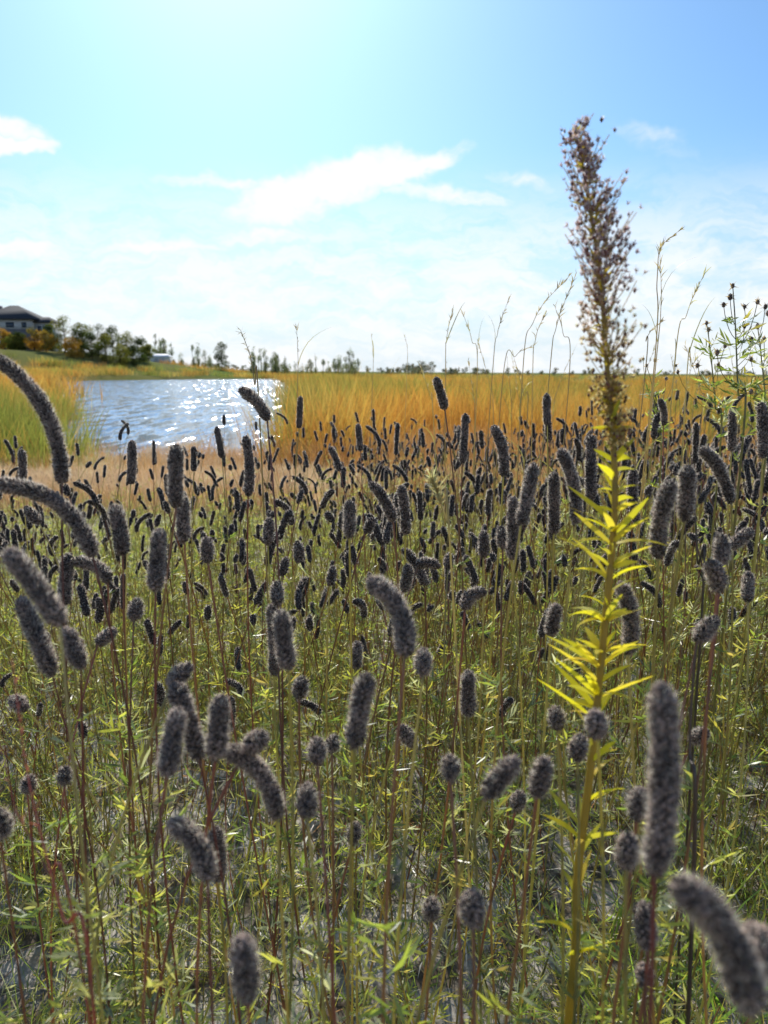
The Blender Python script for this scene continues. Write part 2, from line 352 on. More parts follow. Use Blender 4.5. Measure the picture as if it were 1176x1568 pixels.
# ------------------------------------------------------------ hero clover plants
HEROS=[
[(95,738),(92,610),(-8,548),25],[(142,850),(110,745),(-8,742),27],[(92,955),(55,890),(12,845),36],[(80,1032),(55,970),(32,918),29],
[(124,1022),(115,990),(100,965),30],[(188,848),(185,810),(176,776),26],[(238,903),(240,860),(244,813),28],[(270,775),(268,730),(270,684),25],
[(282,828),(280,795),(280,762),23],[(409,642),(398,612),(369,597),20],[(380,758),(386,715),(376,670),16],[(681,626),(676,602),(667,580),15],
[(620,1003),(628,920),(566,890),35],[(442,1022),(434,980),(430,938),30],[(420,1032),(424,980),(416,928),22],[(543,1142),(548,1090),(562,1036),34],
[(717,1095),(716,1060),(717,1030),24],[(648,1033),(647,1015),(648,996),28],[(330,1160),(336,1115),(337,1068),34],[(305,1160),(290,1100),(268,1050),33],
[(256,1185),(262,1140),(272,1088),36],[(262,1050),(272,1035),(290,1020),30],[(424,1252),(415,1170),(345,1148),32],[(375,1150),(390,1138),(405,1125),34],
[(486,1168),(485,1150),(486,1132),31],[(470,1250),(470,1225),(471,1203),34],[(318,1345),(312,1280),(262,1260),36],[(334,1345),(333,1310),(330,1272),30],
[(380,1528),(376,1480),(370,1438),48],[(690,1193),(690,1177),(689,1160),34],[(745,1218),(765,1190),(790,1165),36],[(822,1218),(828,1190),(834,1163),34],
[(790,1240),(793,1228),(797,1215),26],[(1002,1335),(1028,1190),(1012,1052),48],[(975,1252),(978,1232),(982,1210),36],[(958,1327),(960,1305),(963,1280),36],
[(1150,1545),(1120,1400),(1040,1358),62],[(1180,1490),(1165,1450),(1150,1420),56],[(725,1417),(723,1392),(721,1366),40],[(660,1407),(660,1393),(660,1378),30],
[(988,1507),(987,1493),(986,1478),34],[(992,1452),(988,1418),(984,1385),36],[(853,1115),(852,1100),(851,1085),28],[(915,1128),(913,1110),(912,1092),36],
[(843,972),(847,950),(852,928),24],[(712,932),(715,905),(742,907),22],[(771,728),(775,680),(755,654),17],[(708,708),(711,672),(713,635),13],
[(882,800),(885,735),(858,690),20],[(905,765),(903,715),(906,668),18],[(1048,795),(1053,755),(1052,716),26],[(1008,853),(1005,790),(1028,740),28],
[(798,802),(808,760),(817,712),22],[(784,855),(787,810),(785,763),20],[(848,815),(848,770),(848,725),19],[(535,822),(536,795),(535,768),20],
[(602,797),(592,762),(568,740),18],[(621,817),(622,780),(614,745),17],[(1068,982),(1078,965),(1096,948),28],[(1098,905),(1102,880),(1086,862),28],
[(1105,863),(1106,845),(1104,820),26],[(1118,838),(1135,825),(1150,812),20],[(545,1024),(546,1005),(547,984),19],[(458,1068),(460,1055),(462,1040),26],
[(618,905),(624,885),(625,866),19],[(962,1000),(975,940),(950,895),26],[(884,1162),(884,1148),(888,1128),30],[(150,985),(158,978),(176,965),22],
[(205,948),(208,935),(210,918),24],[(165,890),(160,862),(115,860),22],[(42,1212),(43,1203),(46,1190),26],[(98,1200),(99,1190),(100,1178),27],
[(410,832),(412,815),(412,795),18],[(318,860),(318,842),(316,825),22],[(456,860),(460,845),(455,830),17],[(425,925),(424,908),(424,892),22],
[(100,925),(98,890),(106,850),22],[(40,1085),(30,1078),(18,1070),26],[(740,852),(742,835),(740,815),19],[(770,838),(770,825),(768,808),19],
[(686,870),(687,860),(688,848),16],[(612,1115),(625,1125),(632,1140),24],[(1145,920),(1144,900),(1146,878),20],[(1120,770),(1100,700),(1075,690),20],
[(970,720),(965,760),(975,800),16],[(540,1290),(542,1275),(545,1262),24],[(508,1150),(510,1140),(510,1128),26],[(0,1280),(2,1265),(0,1245),34],
[(1060,1135),(1070,1128),(1082,1120),24],[(200,740),(203,710),(202,676),15],[(35,735),(36,712),(33,690),13],[(340,700),(336,678),(332,655),11],[(458,655),(459,630),(460,608),10],[(838,650),(837,628),(837,604),13],
[(640,868),(650,855),(672,868),18],[(650,895),(640,860),(618,842),16],[(505,895),(508,882),(510,868),16],[(432,880),(435,868),(438,855),16],[(60,800),(50,790),(40,778),18],[(560,815),(566,805),(570,795),16],
[(1120,690),(1122,660),(1121,628),14],[(1168,700),(1170,660),(1166,618),18],[(1016,650),(1020,630),(1010,612),11],[(520,720),(515,700),(505,685),11],[(552,690),(550,670),(548,650),10],
]
def hero_field():
    for k,h in enumerate(HEROS):
        rg=np.random.default_rng(900+k);w=h[3];d=12.6/w*rg.uniform(.96,1.05);r=w/2*d/F*.93
        dd=rg.normal(0,.004)
        p0=P(*h[0],d);p1=P(*h[1],d+dd/2);p2=P(*h[2],d+dd)
        mb=MB()
        q=bez(p0,p1,p2,np.linspace(0,1,20));t0=nrm(q[1]-q[0])
        if t0[2]<.3: t0=nrm(t0+np.array([0,0,1.3]))
        gr=np.array([p0[0]+rg.normal(0,.06),max(p0[1]+rg.normal(.03,.03),.05),0]);gr[2]=float(gz(gr[0],gr[1]))-.01
        cols=([.18,.10,.055],[.13,.035,.03]) if k in (9,0,1,6,33,26,4,3,19) else None
        stem(mb,gr,p0,rg,r0=.0011,r1=.00075,nleaf=24,endt=nrm(t0*.6+np.array([0,0,.6])),cols=cols and (np.array(cols[0]),np.array(cols[1])),n=16,leafmax=.8,size=.013,width=.0020)
        head(mb,p0,p1,p2,r,rg,ncal=26,nh=290 if w>18 else 150,hw=.00011 if w>18 else .00015,hl=.75,full=True,tone=1.0 if w<30 else 1.2)
        mb.obj('prairie_clover_plant'+('' if k==0 else '.%03d'%k),CL)
hero_field()
# ------------------------------------------------------------ goldenrod
def goldenrod():
    rg=np.random.default_rng(5);mb=MB();d=.44
    px=[(870,1568),(884,1350),(903,1190),(914,1080),(932,900),(942,760),(936,640),(928,540),(920,430),(900,300),(880,196)]
    pt=[P(a,b,d) for i,(a,b) in enumerate(px)]
    g=np.array([pt[0][0]-.02,pt[0][1]+.01,0]);g[2]=float(gz(g[0],g[1]))-.01
    pth=smoothpath([g]+pt,90);K=len(pth);t=np.linspace(0,1,K)
    tube(mb,pth,.0022*(1-t)**.6+.0005,np.array([.40,.32,.06])*(1-t)[:,None]+np.array([.36,.29,.12])*t[:,None],7,3)
    zs=pth[:,2]
    def at(py):
        z=np.interp(-py,[-b for a,b in px],[q[2] for q in pt]);i=np.argmin(abs(zs-z));return pth[i]
    N=135;ys=np.concatenate([rg.uniform(640,1090,105),rg.uniform(1080,1500,30)])
    ro=np.array([at(v) for v in ys]);an=rg.uniform(0,6.283,N)
    dr=np.stack([np.cos(an),np.sin(an)*.8,rg.uniform(.6,1.6,N)],1)
    Ln=np.where(ys<790,rg.uniform(.009,.018,N),rg.uniform(.016,.031,N));bd=np.stack([np.cos(an)*.3+rg.normal(0,.15,N),np.sin(an)*.25,rg.uniform(-.7,.15,N)],1)
    c=np.array([[.85,.66,.05],[.72,.60,.08],[.85,.60,.09],[.50,.48,.07]])[rg.integers(0,4,N)]
    blades(mb,ro,dr,Ln,rg.uniform(.0024,.0044,N),bd,c,6,'leaf',3,side=nrm(np.cross(dr,np.array([0,0,1.])+rg.normal(0,.7,(N,3)))),rg=rg)
    for k in range(200):
        v=rg.uniform(0,1)**.95;py=690-v*485;b=at(py);an=rg.uniform(0,6.283)
        lg=(.022*np.sin(np.pi*np.clip(.16+v*.80,0,1))**.6+.003)*rg.uniform(.45,1.15)
        if py>590: lg*=.6
        dr=nrm(np.array([math.cos(an),math.sin(an),rg.uniform(.5,1.1)]));e=b+dr*lg+np.array([0,0,lg*.35])
        m=b+dr*lg*.5
        tube(mb,bez(b,m,e,np.linspace(0,1,4)),.0003,(.40,.32,.18),3,0)
        nf=int(rg.integers(4,9));tt=rg.uniform(.2,1.05,nf);fp=bez(b,m,e,tt)+rg.normal(0,.0026,(nf,3))
        q=11
        rt=np.repeat(fp,q,0);dd=nrm(rg.normal(size=(nf*q,3))+np.repeat(nrm(fp-b)+np.array([0,0,.7]),q,0)*.8)
        col=np.array([[.70,.57,.55],[.44,.30,.28],[.84,.78,.80],[.26,.14,.14]])[rg.integers(0,4,nf*q)]
        f_=sst(430,620,py);col=col*(1-f_)+col*np.array([1.05,1.05,.5])*f_
        blades(mb,rt,dd,rg.uniform(.0014,.0031,nf*q),.0009,rg.normal(0,.1,(nf*q,3)),col,1,'hair',2,rg=rg)
        for f in fp[::2]:
            s=.0009*rg.uniform(.7,1.3);O=np.array([[1,0,0],[0,1,0],[-1,0,0],[0,-1,0],[0,0,1.5],[0,0,-1.5]])*s+f
            mb.add(O,np.array([[0,1,4],[1,2,4],[2,3,4],[3,0,4],[1,0,5],[2,1,5],[3,2,5],[0,3,5]]),np.array([.19,.09,.07])*rg.uniform(.5,1.6),1)
        blades(mb,b[None],dr[None]+rg.normal(0,.3,(1,3)),[.009],[.0016],rg.normal(0,.2,(1,3)),np.array([[.5,.42,.08]]),2,'leaf',3,rg=rg)
    mb.obj('goldenrod_plant',CL+[M_gold])
goldenrod()
# ------------------------------------------------------------ stalks against the sky
def stalk(name,px,d,r=.0009,c=(.34,.28,.16),spk=0,rgs=0,spl=.012,spread=.5,leaf=1):
    rg=np.random.default_rng(rgs);mb=MB();pt=[P(a,b,d) for a,b in px]
    g=np.array([pt[0][0]+rg.normal(0,.03),pt[0][1]+.02,0]);g[2]=float(gz(g[0],g[1]))-.01
    pth=smoothpath([g]+pt,40);t=np.linspace(0,1,40)
    tube(mb,pth,r*(1.3-t),np.array(c),4,0)
    if spk:
        ti=rg.integers(26,40,spk);ro=pth[ti];T=nrm(np.gradient(pth,axis=0))[ti]
        blades(mb,ro,T+rg.normal(0,spread*.5,(spk,3)),rg.uniform(.5,1.2,spk)*spl,.0016*spl/.012,rg.normal(0,.2,(spk,3)),np.array(c)*rg.uniform(.6,1.3,(spk,1)),2,'leaf',0,rg=rg)
    if leaf:
        ii=rg.integers(8,20,leaf)
        blades(mb,pth[ii],np.stack([rg.normal(0,.25,leaf),rg.normal(0,.25,leaf),np.ones(leaf)],1),rg.uniform(.08,.15,leaf),.0022,np.stack([rg.normal(0,.3,leaf),rg.normal(0,.3,leaf),np.full(leaf,-.4)],1),np.array([.26,.24,.07]),7,'blade',0,rg=rg)
    mb.obj(name,CL)
ST=[([(682,600),(684,520),(692,480)],18,1.5),([(730,600),(722,520),(708,478)],14,1.6),([(752,600),(762,510),(778,460)],20,1.5),([(798,610),(818,490),(870,424)],34,1.3),
([(838,610),(852,500),(882,420)],34,1.3),([(815,610),(820,520),(835,480)],16,1.5),([(998,600),(1006,430),(1012,380),(1040,353)],34,1.1),([(1030,590),(1052,480),(1078,420)],30,1.2),
([(622,600),(624,540),(620,515)],8,2.2),([(455,620),(456,540),(454,500)],20,1.6),([(570,600),(571,540),(569,515)],8,2.2),([(768,600),(790,545),(815,530)],10,1.5),([(985,600),(990,520),(1016,490)],12,1.2),([(1050,600),(1060,560),(1085,530)],8,1.2),([(1000,600),(1012,470),(1010,380)],20,1.2),([(870,600),(862,510),(850,470)],12,1.4)]
rs=np.random.default_rng(33)
for k in range(16):
    a=rs.choice([rs.uniform(640,860),rs.uniform(960,1170)]);b=rs.uniform(515,570);q=rs.normal(0,12);ST.append(([(a,660),(a+q*.4,(660+b)/2),(a+q*1.6,b)],int(rs.integers(10,24)),rs.uniform(1.4,2.4)))
for k,(px,s,d) in enumerate(ST):
    stalk('tall_grass_stalk'+('' if k==0 else '.%03d'%k),px,d,spk=s,rgs=50+k,r=.0008,spl=.013)
stalk('dock_weed_stalk',[(398,650),(390,590),(383,545),(368,505)],.9,spk=40,rgs=77,spl=.006,c=(.25,.21,.12),spread=1.6,leaf=0)
stalk('red_weed_stem',[(145,1568),(95,1400),(45,1200),(18,1010)],.33,r=.0009,c=(.26,.09,.07),spk=16,rgs=78,spl=.006,spread=.8,leaf=0)
stalk('red_weed_stem.001',[(128,1500),(70,1330),(25,1240),(5,1150)],.34,r=.0007,c=(.22,.08,.06),spk=8,rgs=79,spl=.006,spread=.8,leaf=0)
stalk('dark_weed_stem',[(1062,1340),(1056,1150),(1062,1030),(1068,982)],.43,r=.0012,c=(.08,.055,.045),spk=0,rgs=80,leaf=0)
stalk('dark_weed_stem.001',[(1074,950),(1068,860),(1062,760),(1050,690)],.6,r=.0009,c=(.08,.06,.045),spk=0,rgs=81,leaf=0)
stalk('yellow_foxtail_grass',[(690,850),(684,800),(672,760),(662,735)],.62,r=.0008,c=(.5,.42,.25),spk=170,rgs=82,spl=.010,spread=1.0,leaf=0)
def budweed(name,px,brs,d,seed):
    rg=np.random.default_rng(seed);mb=MB();pt=[P(a,b,d) for a,b in px];g=np.array([pt[0][0],pt[0][1]+.03,0]);g[2]=float(gz(g[0],g[1]))-.01
    pth=smoothpath([g]+pt,50);tube(mb,pth,np.linspace(.0014,.0005,50),(.2,.19,.06),4,0)
    tips=[pth[-1]]
    for (a,b,y0) in brs:
        e=P(a,b,d+rg.normal(0,.03));i=np.argmin(abs(pth[:,2]-P(a,y0,d)[2]));s=pth[i];m=(s+e)/2+np.array([(e[0]-s[0])*.3,0,-.01])
        tube(mb,bez(s,m,e,np.linspace(0,1,6)),.0005,(.2,.18,.07),3,0);tips.append(e)
        pinnate(mb,bez(s,m,e,rg.uniform(0,.6,1)),rg.normal(0,1,(1,3)),rg,.006)
    for e in tips:
        s=.0023*rg.uniform(.8,1.2)
        head(mb,e-np.array([0,0,s]),e,e+np.array([0,0,s*1.2]),s,rg,ncal=14,nh=30,hw=.0002,hl=.9,full=True,tone=2.2)
        q=9;blades(mb,np.tile(e,(q,1)),rg.normal(0,1,(q,3))+np.array([0,0,.4]),.006,.0012,rg.normal(0,.2,(q,3)),np.array([.34,.25,.14]),2,'leaf',0,rg=rg)
    nn=40;ps=pth[rg.integers(6,40,nn)];an=rg.uniform(0,6.28,nn)
    pinnate(mb,ps,np.stack([np.cos(an),np.sin(an),rg.uniform(.2,1,nn)],1),rg,.013,GREENS[[0,1,2,5]]*1.1,.0026)
    mb.obj(name,CL)
budweed('tickseed_weed',[(1135,700),(1130,600),(1126,500),(1122,438)],[(1108,467,520),(1118,455,500),(1140,500,545),(1160,463,540),(1172,470,560),(1150,520,570),(1098,540,600),(1140,470,520)],.85,1)
budweed('tickseed_weed.001',[(1100,720),(1095,620),(1088,540),(1082,495)],[(1085,505,560),(1100,560,610),(1068,560,600),(1110,530,580),(1038,570,640)],1.0,2)
budweed('tickseed_weed.002',[(1170,720),(1172,620),(1165,540),(1160,500)],[(1176,480,560),(1150,550,600),(1170,520,570),(1150,600,650),(1185,540,600)],.9,3)
budweed('tickseed_weed.003',[(1010,740),(1005,650),(998,590),(990,560)],[(985,550,620),(1003,552,620),(1020,580,650),(1035,560,640),(1015,600,660)],1.3,4)
rg=np.random.default_rng(9);mb=MB();n=90
x=rg.uniform(.24,.55,n);y=rg.uniform(.5,.95,n);dr=np.stack([rg.normal(.1,.3,n),rg.normal(0,.25,n),np.ones(n)],1)
blades(mb,np.stack([x,y,gz(x,y)],1),dr,rg.uniform(.2,.40,n),rg.uniform(.003,.0055,n),np.stack([rg.normal(.1,.3,n),rg.normal(0,.25,n),rg.uniform(-.5,0,n)],1),np.array([[.17,.31,.04],[.21,.34,.05],[.27,.35,.06]])[rg.integers(0,3,n)],8,'blade',0,rg=rg)
mb.obj('green_grass_clump',CL)
# ------------------------------------------------------------ marsh reeds
def reedvar(k,cols,hmin,hmax,nb,w,sig,plume=False):
    rg=np.random.default_rng(600+k);mb=MB()
    rt=np.concatenate([rg.normal(0,sig,(nb,2)),np.full((nb,1),-.05)],1);dr=np.concatenate([rg.normal(0,.15,(nb,2)),np.ones((nb,1))],1)
    cc=np.array(cols)[rg.integers(0,len(cols),nb)]*rg.uniform(.35,1.5,(nb,1))
    blades(mb,rt,dr,rg.uniform(hmin,hmax,nb),rg.uniform(.6,1.3,nb)*w,rg.normal(0,.18,(nb,3))*np.array([1,1,.2])-np.array([0,0,.05]),cc,5 if sig<1 else 3,'blade',0,rg=rg,tipc=cc.mean(0)*np.array([1.35,1.18,.9]))
    if plume:
        m=nb;ti=rg.integers(0,nb,m);b=rt[ti]+dr[ti]*hmax*.75;b=np.repeat(b,4,0)+rg.normal(0,.05,(m*4,3))
        blades(mb,b,rg.normal(0,.5,(m*4,3))+np.array([0,0,1]),.10,.010,rg.normal(0,.2,(m*4,3)),np.array(cols).mean(0)*1.25,1,'leaf',0,rg=rg)
    return mb
GOLD=[[.50,.25,.05],[.54,.34,.10],[.40,.19,.045]];GRN=[[.17,.22,.05],[.27,.27,.07],[.12,.17,.04]];MIX=[[.44,.27,.07],[.22,.24,.06],[.50,.36,.13]];PINK=[[.44,.27,.21],[.52,.38,.30],[.38,.22,.14],[.46,.36,.20]];ORG=[[.44,.20,.09],[.44,.26,.12],[.36,.16,.09],[.26,.24,.07]]
rv=[]
for k,(c,a,b,nb,w,s,pl) in enumerate([(GOLD,1.0,1.75,48,.018,.3,0),(GOLD,.9,1.6,48,.018,.3,0),(MIX,1.0,1.8,48,.018,.3,0),(MIX,1.1,1.95,48,.018,.3,0),(GRN,1.1,1.95,48,.02,.3,0),(GRN,.9,1.7,48,.02,.3,0),(PINK,.35,.7,90,.008,.28,1),(PINK,.4,.75,90,.008,.28,1),(ORG,.5,1.0,70,.012,.3,1),(ORG,.6,1.1,70,.012,.3,0),
 (GOLD,1.0,2.0,90,.06,1.3,0),(MIX,1.0,2.0,90,.06,1.3,0),(GRN,1.0,2.0,90,.06,1.3,0)]):
    rv.append(reedvar(k,c,a,b,nb,w,s,pl).obj('reed_clump.%03d'%k,[M_reed],link=False))
def noise2(x,y): return np.sin(x*.31+1)*np.sin(y*.23+.5)+.7*np.sin(x*.9+y*.4)*np.sin(y*.6-x*.3)+rng.normal(0,.25,x.shape)
PX=[];PI=[];PS=[]
def addreeds(x,y,idx,sc):
    PX.append(np.stack([x,y,gz(x,y)],1));PI.append(idx);PS.append(sc)
for (y0,y1,n,s0,far) in ((12,30,1300,1.0,0),(30,60,800,1.0,0),(60,160,600,1.,1),(160,420,450,1.1,1)):
    y=rng.uniform(y0,y1,n);x=rng.uniform(-.30,.75,n)*y;sd=pond_sd(x,y);k=(sd>(1.6 if far else .6))&((x>-.135*y)|(y>222));x=x[k];y=y[k];sd=sd[k]
    nz=noise2(x,y)+(sd<9)*.5
    if far: idx=np.where(nz>.55,12,np.where(nz>.05,11,10))
    else: idx=np.where(nz>.5,rng.integers(4,6,len(x)),np.where(nz>.1,rng.integers(2,4,len(x)),rng.integers(0,2,len(x))))
    near=(y<15+2*np.sin(x))|((y<24)&(x<.1*y)&(sd>6)&(rng.uniform(0,1,len(x))<.4));idx=np.where(near,rng.integers(8,10,len(x)),idx)
    addreeds(x,y,idx,rng.uniform(.7,1.2,len(x))*s0*(.97 if y0<60 else .85)+.18*(sd<7)*(y<60))
n=1500;y=rng.uniform(5.5,19,n);x=rng.uniform(-.8,.75,n)*y;sd=pond_sd(x,y)
k=(sd>.1)&((x<-.0*y)|(y>7.5));x=x[k];y=y[k];idx=np.where(rng.uniform(0,1,len(x))<np.where(x/y<-.05,.85,.5),rng.integers(6,8,len(x)),rng.integers(8,10,len(x)))
addreeds(x,y,idx,rng.uniform(.6,1.0,len(x))*np.where(x/y<-.05,.85,.9)*np.where(y<9,.7,1))
for (y0,y1,n,far) in ((12,45,900,0),(45,180,800,1)):
    y=rng.uniform(y0,y1,n);x=rng.uniform(-.80,-.18,n)*y;sd=pond_sd(x,y);k=(sd>(1.6 if far else .4))&(sd<(26 if far else 45))&(x/y<-.2);x=x[k];y=y[k];sd=sd[k]
    nz=noise2(x,y)
    if far: idx=np.where(nz>.4,12,np.where(nz>-.1,11,10))
    else:
        idx=np.where(nz>.1,rng.integers(4,6,len(x)),np.where(nz>-.4,rng.integers(2,4,len(x)),rng.integers(0,2,len(x))))
        idx=np.where(x/y<-.40,idx,np.where(rng.uniform(0,1,len(x))<.6,rng.integers(6,8,len(x)),rng.integers(8,10,len(x))))
    addreeds(x,y,idx,rng.uniform(.8,1.1,len(x)))
n=500;y=rng.uniform(150,300,n);x=rng.uniform(-.45,-.05,n)*y;sd=pond_sd(x,y);k=(sd>1.5)&(sd<20);x=x[k];y=y[k]
addreeds(x,y,rng.integers(10,13,len(x)),rng.uniform(.8,1.1,len(x)))
PX=np.concatenate(PX);PI=np.concatenate(PI);PS=np.concatenate(PS);print('reeds',len(PX))
instancer('marsh_reeds',PX,scatter_rot(len(PX),.05),PS,PI,rv)
# ------------------------------------------------------------ trees
def tree(mb,x,y,h,w,cols,rg,nleaf=1500,ls=.3,nc=18,tall=False,mt=0,ml=1,bare=.18):
    z=float(gz(x,y))-.1;b=np.array([x,y,z])
    tr=smoothpath([b,b+np.array([rg.normal(0,.02)*h,0,h*.4]),b+np.array([rg.normal(0,.03)*h,0,h*.9])],8)
    tube(mb,tr,np.linspace(h*.02,h*.004,8),(.07,.05,.035),7,mt)
    cc=[];
    for i in range(nc):
        u=rg.uniform(bare,1)
        rad=w*.5*(np.sin(np.pi*min(1,(u-bare)/(1-bare)*.85+.14))**.6)
        an=rg.uniform(0,6.28);q=rg.uniform(.2,.85)*rad
        c=b+np.array([math.cos(an)*q,math.sin(an)*q,u*h*.95]);cc.append(c)
        s=tr[min(7,int(u*6.5))]
        tube(mb,bez(s,(s+c)/2-np.array([0,0,.02*h]),c,np.linspace(0,1,4)),np.linspace(h*.008,h*.002,4),(.07,.05,.035),4,mt)
    cc=np.array(cc);ci=rg.integers(0,nc,nleaf);cr=rg.uniform(.11,.2,nc)*min(w,h)*1.1*(1.5 if tall else 1)
    pos=cc[ci]+nrm(rg.normal(size=(nleaf,3)))*(cr[ci]*rg.uniform(.3,1,nleaf)**.5)[:,None]*np.array([1,1,.8 if not tall else 1.8])
    pos[:,2]=np.maximum(pos[:,2],z+h*bare*.6)
    cl=np.array(cols)[rg.integers(0,len(cols),nc)]*rg.uniform(.6,1.3,(nc,1));col=cl[ci]*rg.uniform(.7,1.3,(nleaf,1))
    blades(mb,pos,rg.normal(size=(nleaf,3)),ls,ls*.7,rg.normal(0,.2,(nleaf,3)),col,1,'leaf',ml,rg=rg)
DK=[[.07,.10,.035],[.09,.12,.04],[.06,.085,.03]];OL=[[.16,.18,.04],[.20,.20,.05]];OR=[[.42,.24,.05],[.36,.23,.05],[.24,.20,.05]]
def gpt(px,d): return (px-588)/F*d,d
TR=[(18,196,5.4,5.0,OR),(62,194,5.4,6.0,OR),(108,198,9.0,8.0,OL),(90,204,7.0,6.0,DK),(134,203,8.2,7.5,OL),(158,207,8.8,8,DK),(180,209,8.4,8.5,DK),(200,212,7.8,8,OL),(219,214,6.8,7.5,DK),(-20,196,8,6.5,DK),(40,192,4.2,5.4,DK),(4,198,6.2,3.6,DK),(-50,200,9,8,OL),(30,190,3.8,5,OL),(80,192,5.0,5.4,OR),(148,198,6.4,7,DK),(232,218,5.0,6,OL),(170,202,6.5,7,OL),(120,192,5,6.5,OR),(190,200,5.5,7,OL),(210,206,5,7,DK),(128,200,7,6,DK)]
for k,(px,d,h,w,c) in enumerate(TR):
    rg=np.random.default_rng(1200+k);mb=MB();x,y=gpt(px,d);tree(mb,x,y,h,w,c,rg,2300,.42,24,bare=.08);mb.obj('broadleaf_tree'+('' if k==0 else '.%03d'%k),[M_bark,M_tree])
mb=MB();rg=np.random.default_rng(1300);x,y=gpt(343,255);tree(mb,x,y,9.2,6.8,DK,rg,3000,.42,24,bare=.06);mb.obj('broadleaf_tree.030',[M_bark,M_tree])
mb=MB();rg=np.random.default_rng(1301);FT=[[.19,.23,.13],[.23,.24,.14],[.16,.20,.12]]  # far row foliage colours lightened to paint in distance haze
for px in np.concatenate([rg.uniform(385,556,60),rg.uniform(222,270,18),rg.uniform(280,330,8)]):
    d=rg.uniform(290,330);x,y=gpt(px,d);tree(mb,x,y,rg.uniform(3.5,11.5)*(1 if px>300 else 1.1),rg.uniform(1.6,3.2),FT,rg,260,.55,7,tall=True,bare=.08)
for px in np.concatenate([rg.uniform(560,616,8),rg.uniform(618,660,18),rg.uniform(668,745,14),rg.uniform(745,1250,30),rg.uniform(-200,380,50)]):
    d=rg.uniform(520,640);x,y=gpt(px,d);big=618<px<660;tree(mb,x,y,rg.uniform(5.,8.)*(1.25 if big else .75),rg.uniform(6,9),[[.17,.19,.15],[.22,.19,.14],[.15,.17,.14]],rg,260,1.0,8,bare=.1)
mb.obj('distant_tree_row',[M_bark,M_tree])
# ------------------------------------------------------------ houses
def pmat(name,c,rough=.7,sc=6,amt=.25):
    m=D.materials.new(name);n=nt(m);N=n.nodes;L=n.links;o=N.new('ShaderNodeOutputMaterial');p=N.new('ShaderNodeBsdfPrincipled');p.inputs['Roughness'].default_value=rough;L.new(p.outputs[0],o.inputs[0])
    tc=N.new('ShaderNodeTexCoord');t=noise(N,L,tc.outputs['Object'],sc,5);r=ramp(N,[(.3,tuple(v*(1-amt) for v in c)),(.7,tuple(v*(1+amt) for v in c))]);L.new(t.outputs[0],r.inputs[0]);L.new(r.outputs[0],p.inputs['Base Color']);return m
m_wall=pmat('siding',(.55,.55,.55));m_stone=pmat('stone_cladding',(.20,.18,.17));m_roof=pmat('roof_shingles',(.045,.045,.05),.9);m_glass=pmat('window_glass',(.05,.07,.10),.1);m_trim=pmat('white_trim',(.75,.75,.74),amt=.05)
def box(name,c,s,m,par):
    mb=MB();x,y,z=c;a,b,h=s[0]/2,s[1]/2,s[2]
    V=[(x-a,y-b,z),(x+a,y-b,z),(x+a,y+b,z),(x-a,y+b,z),(x-a,y-b,z+h),(x+a,y-b,z+h),(x+a,y+b,z+h),(x-a,y+b,z+h)]
    mb.add(V,[[0,3,2,1],[4,5,6,7],[0,1,5,4],[1,2,6,5],[2,3,7,6],[3,0,4,7]],(.5,.5,.5));return mb.obj(name,[m],parent=par)
def hip(name,c,s,h,m,par,ridge=.35):
    mb=MB();x,y,z=c;a,b=s[0]/2,s[1]/2;r=a*ridge
    V=[(x-a,y-b,z),(x+a,y-b,z),(x+a,y+b,z),(x-a,y+b,z),(x-r,y,z+h),(x+r,y,z+h),(x-a,y-b,z-.25),(x+a,y-b,z-.25),(x+a,y+b,z-.25),(x-a,y+b,z-.25)]
    mb.add(V,[[0,1,5,4],[2,3,4,5],[6,7,1,0],[7,8,2,1],[8,9,3,2],[9,6,0,3],[9,8,7,6]],(.5,.5,.5));st=mb.n
    mb.f[3].append(np.array([[1,2,5],[3,0,4]]));mb.m[3].append(np.zeros(2,int));return mb.obj(name,[m],parent=par)
def emp(name,loc,s=1):
    e=D.objects.new(name,None);scene.collection.objects.link(e);e.location=loc;e.scale=(s,s,s);return e
hx,hy=gpt(34,215);hz=float(gz(hx,hy))
e=emp('suburban_house',(hx,hy,hz+.9),.94)
box('foundation',(0,0,-2.3),(14.6,10.6,1.98),m_stone,e)
box('lower_walls',(0,0,-.3),(15,11,5.5),m_stone,e);box('upper_walls',(1.5,-.4,5.22),(12,10,2.6),m_wall,e)
hip('main_roof',(0.6,-.2,8.05),(16.5,13,0),4.0,m_roof,e,.15)
box('right_wing_walls',(9.6,.5,-1.5),(4.2,8,8.6),m_wall,e);hip('right_wing_roof',(9.4,.5,7.35),(5.6,10,0),1.6,m_roof,e,.3)
box('left_wing_walls',(-10,1,-1.5),(5,9,7.8),m_wall,e);hip('left_wing_roof',(-10,1,6.55),(6.4,10.6,0),2.6,m_roof,e,.3)
for k,(x,z,w,h,yy) in enumerate([(-5,1,1.6,1.9,-5.56),(-1.5,1,2.2,1.9,-5.56),(3,1,2.2,1.9,-5.56),(-2.5,5.6,1.6,1.5,-5.46),(1.5,5.6,2.4,1.5,-5.46),(5.5,5.6,1.4,1.5,-5.46),(9,4.6,1.1,1.6,-3.56),(10.6,4.6,1.1,1.6,-3.56),(9.8,1,2,1.8,-3.56),(-10,4,2,1.6,-3.56)]):
    box('window_frame_%d'%k,(x,yy,z-.12),(w+.24,.1,h+.24),m_trim,e);box('window_%d'%k,(x,yy-.06,z),(w,.08,h),m_glass,e)
box('chimney',(-4,1,9),(1,1,3.0),m_stone,e)
box('deck',(1,-6.9,2.6),(10,2.6,.2),m_trim,e)
for k in range(4): box('deck_post_%d'%k,(-3.5+3*k,-8,-1.6),(.25,.25,4.2),m_trim,e)
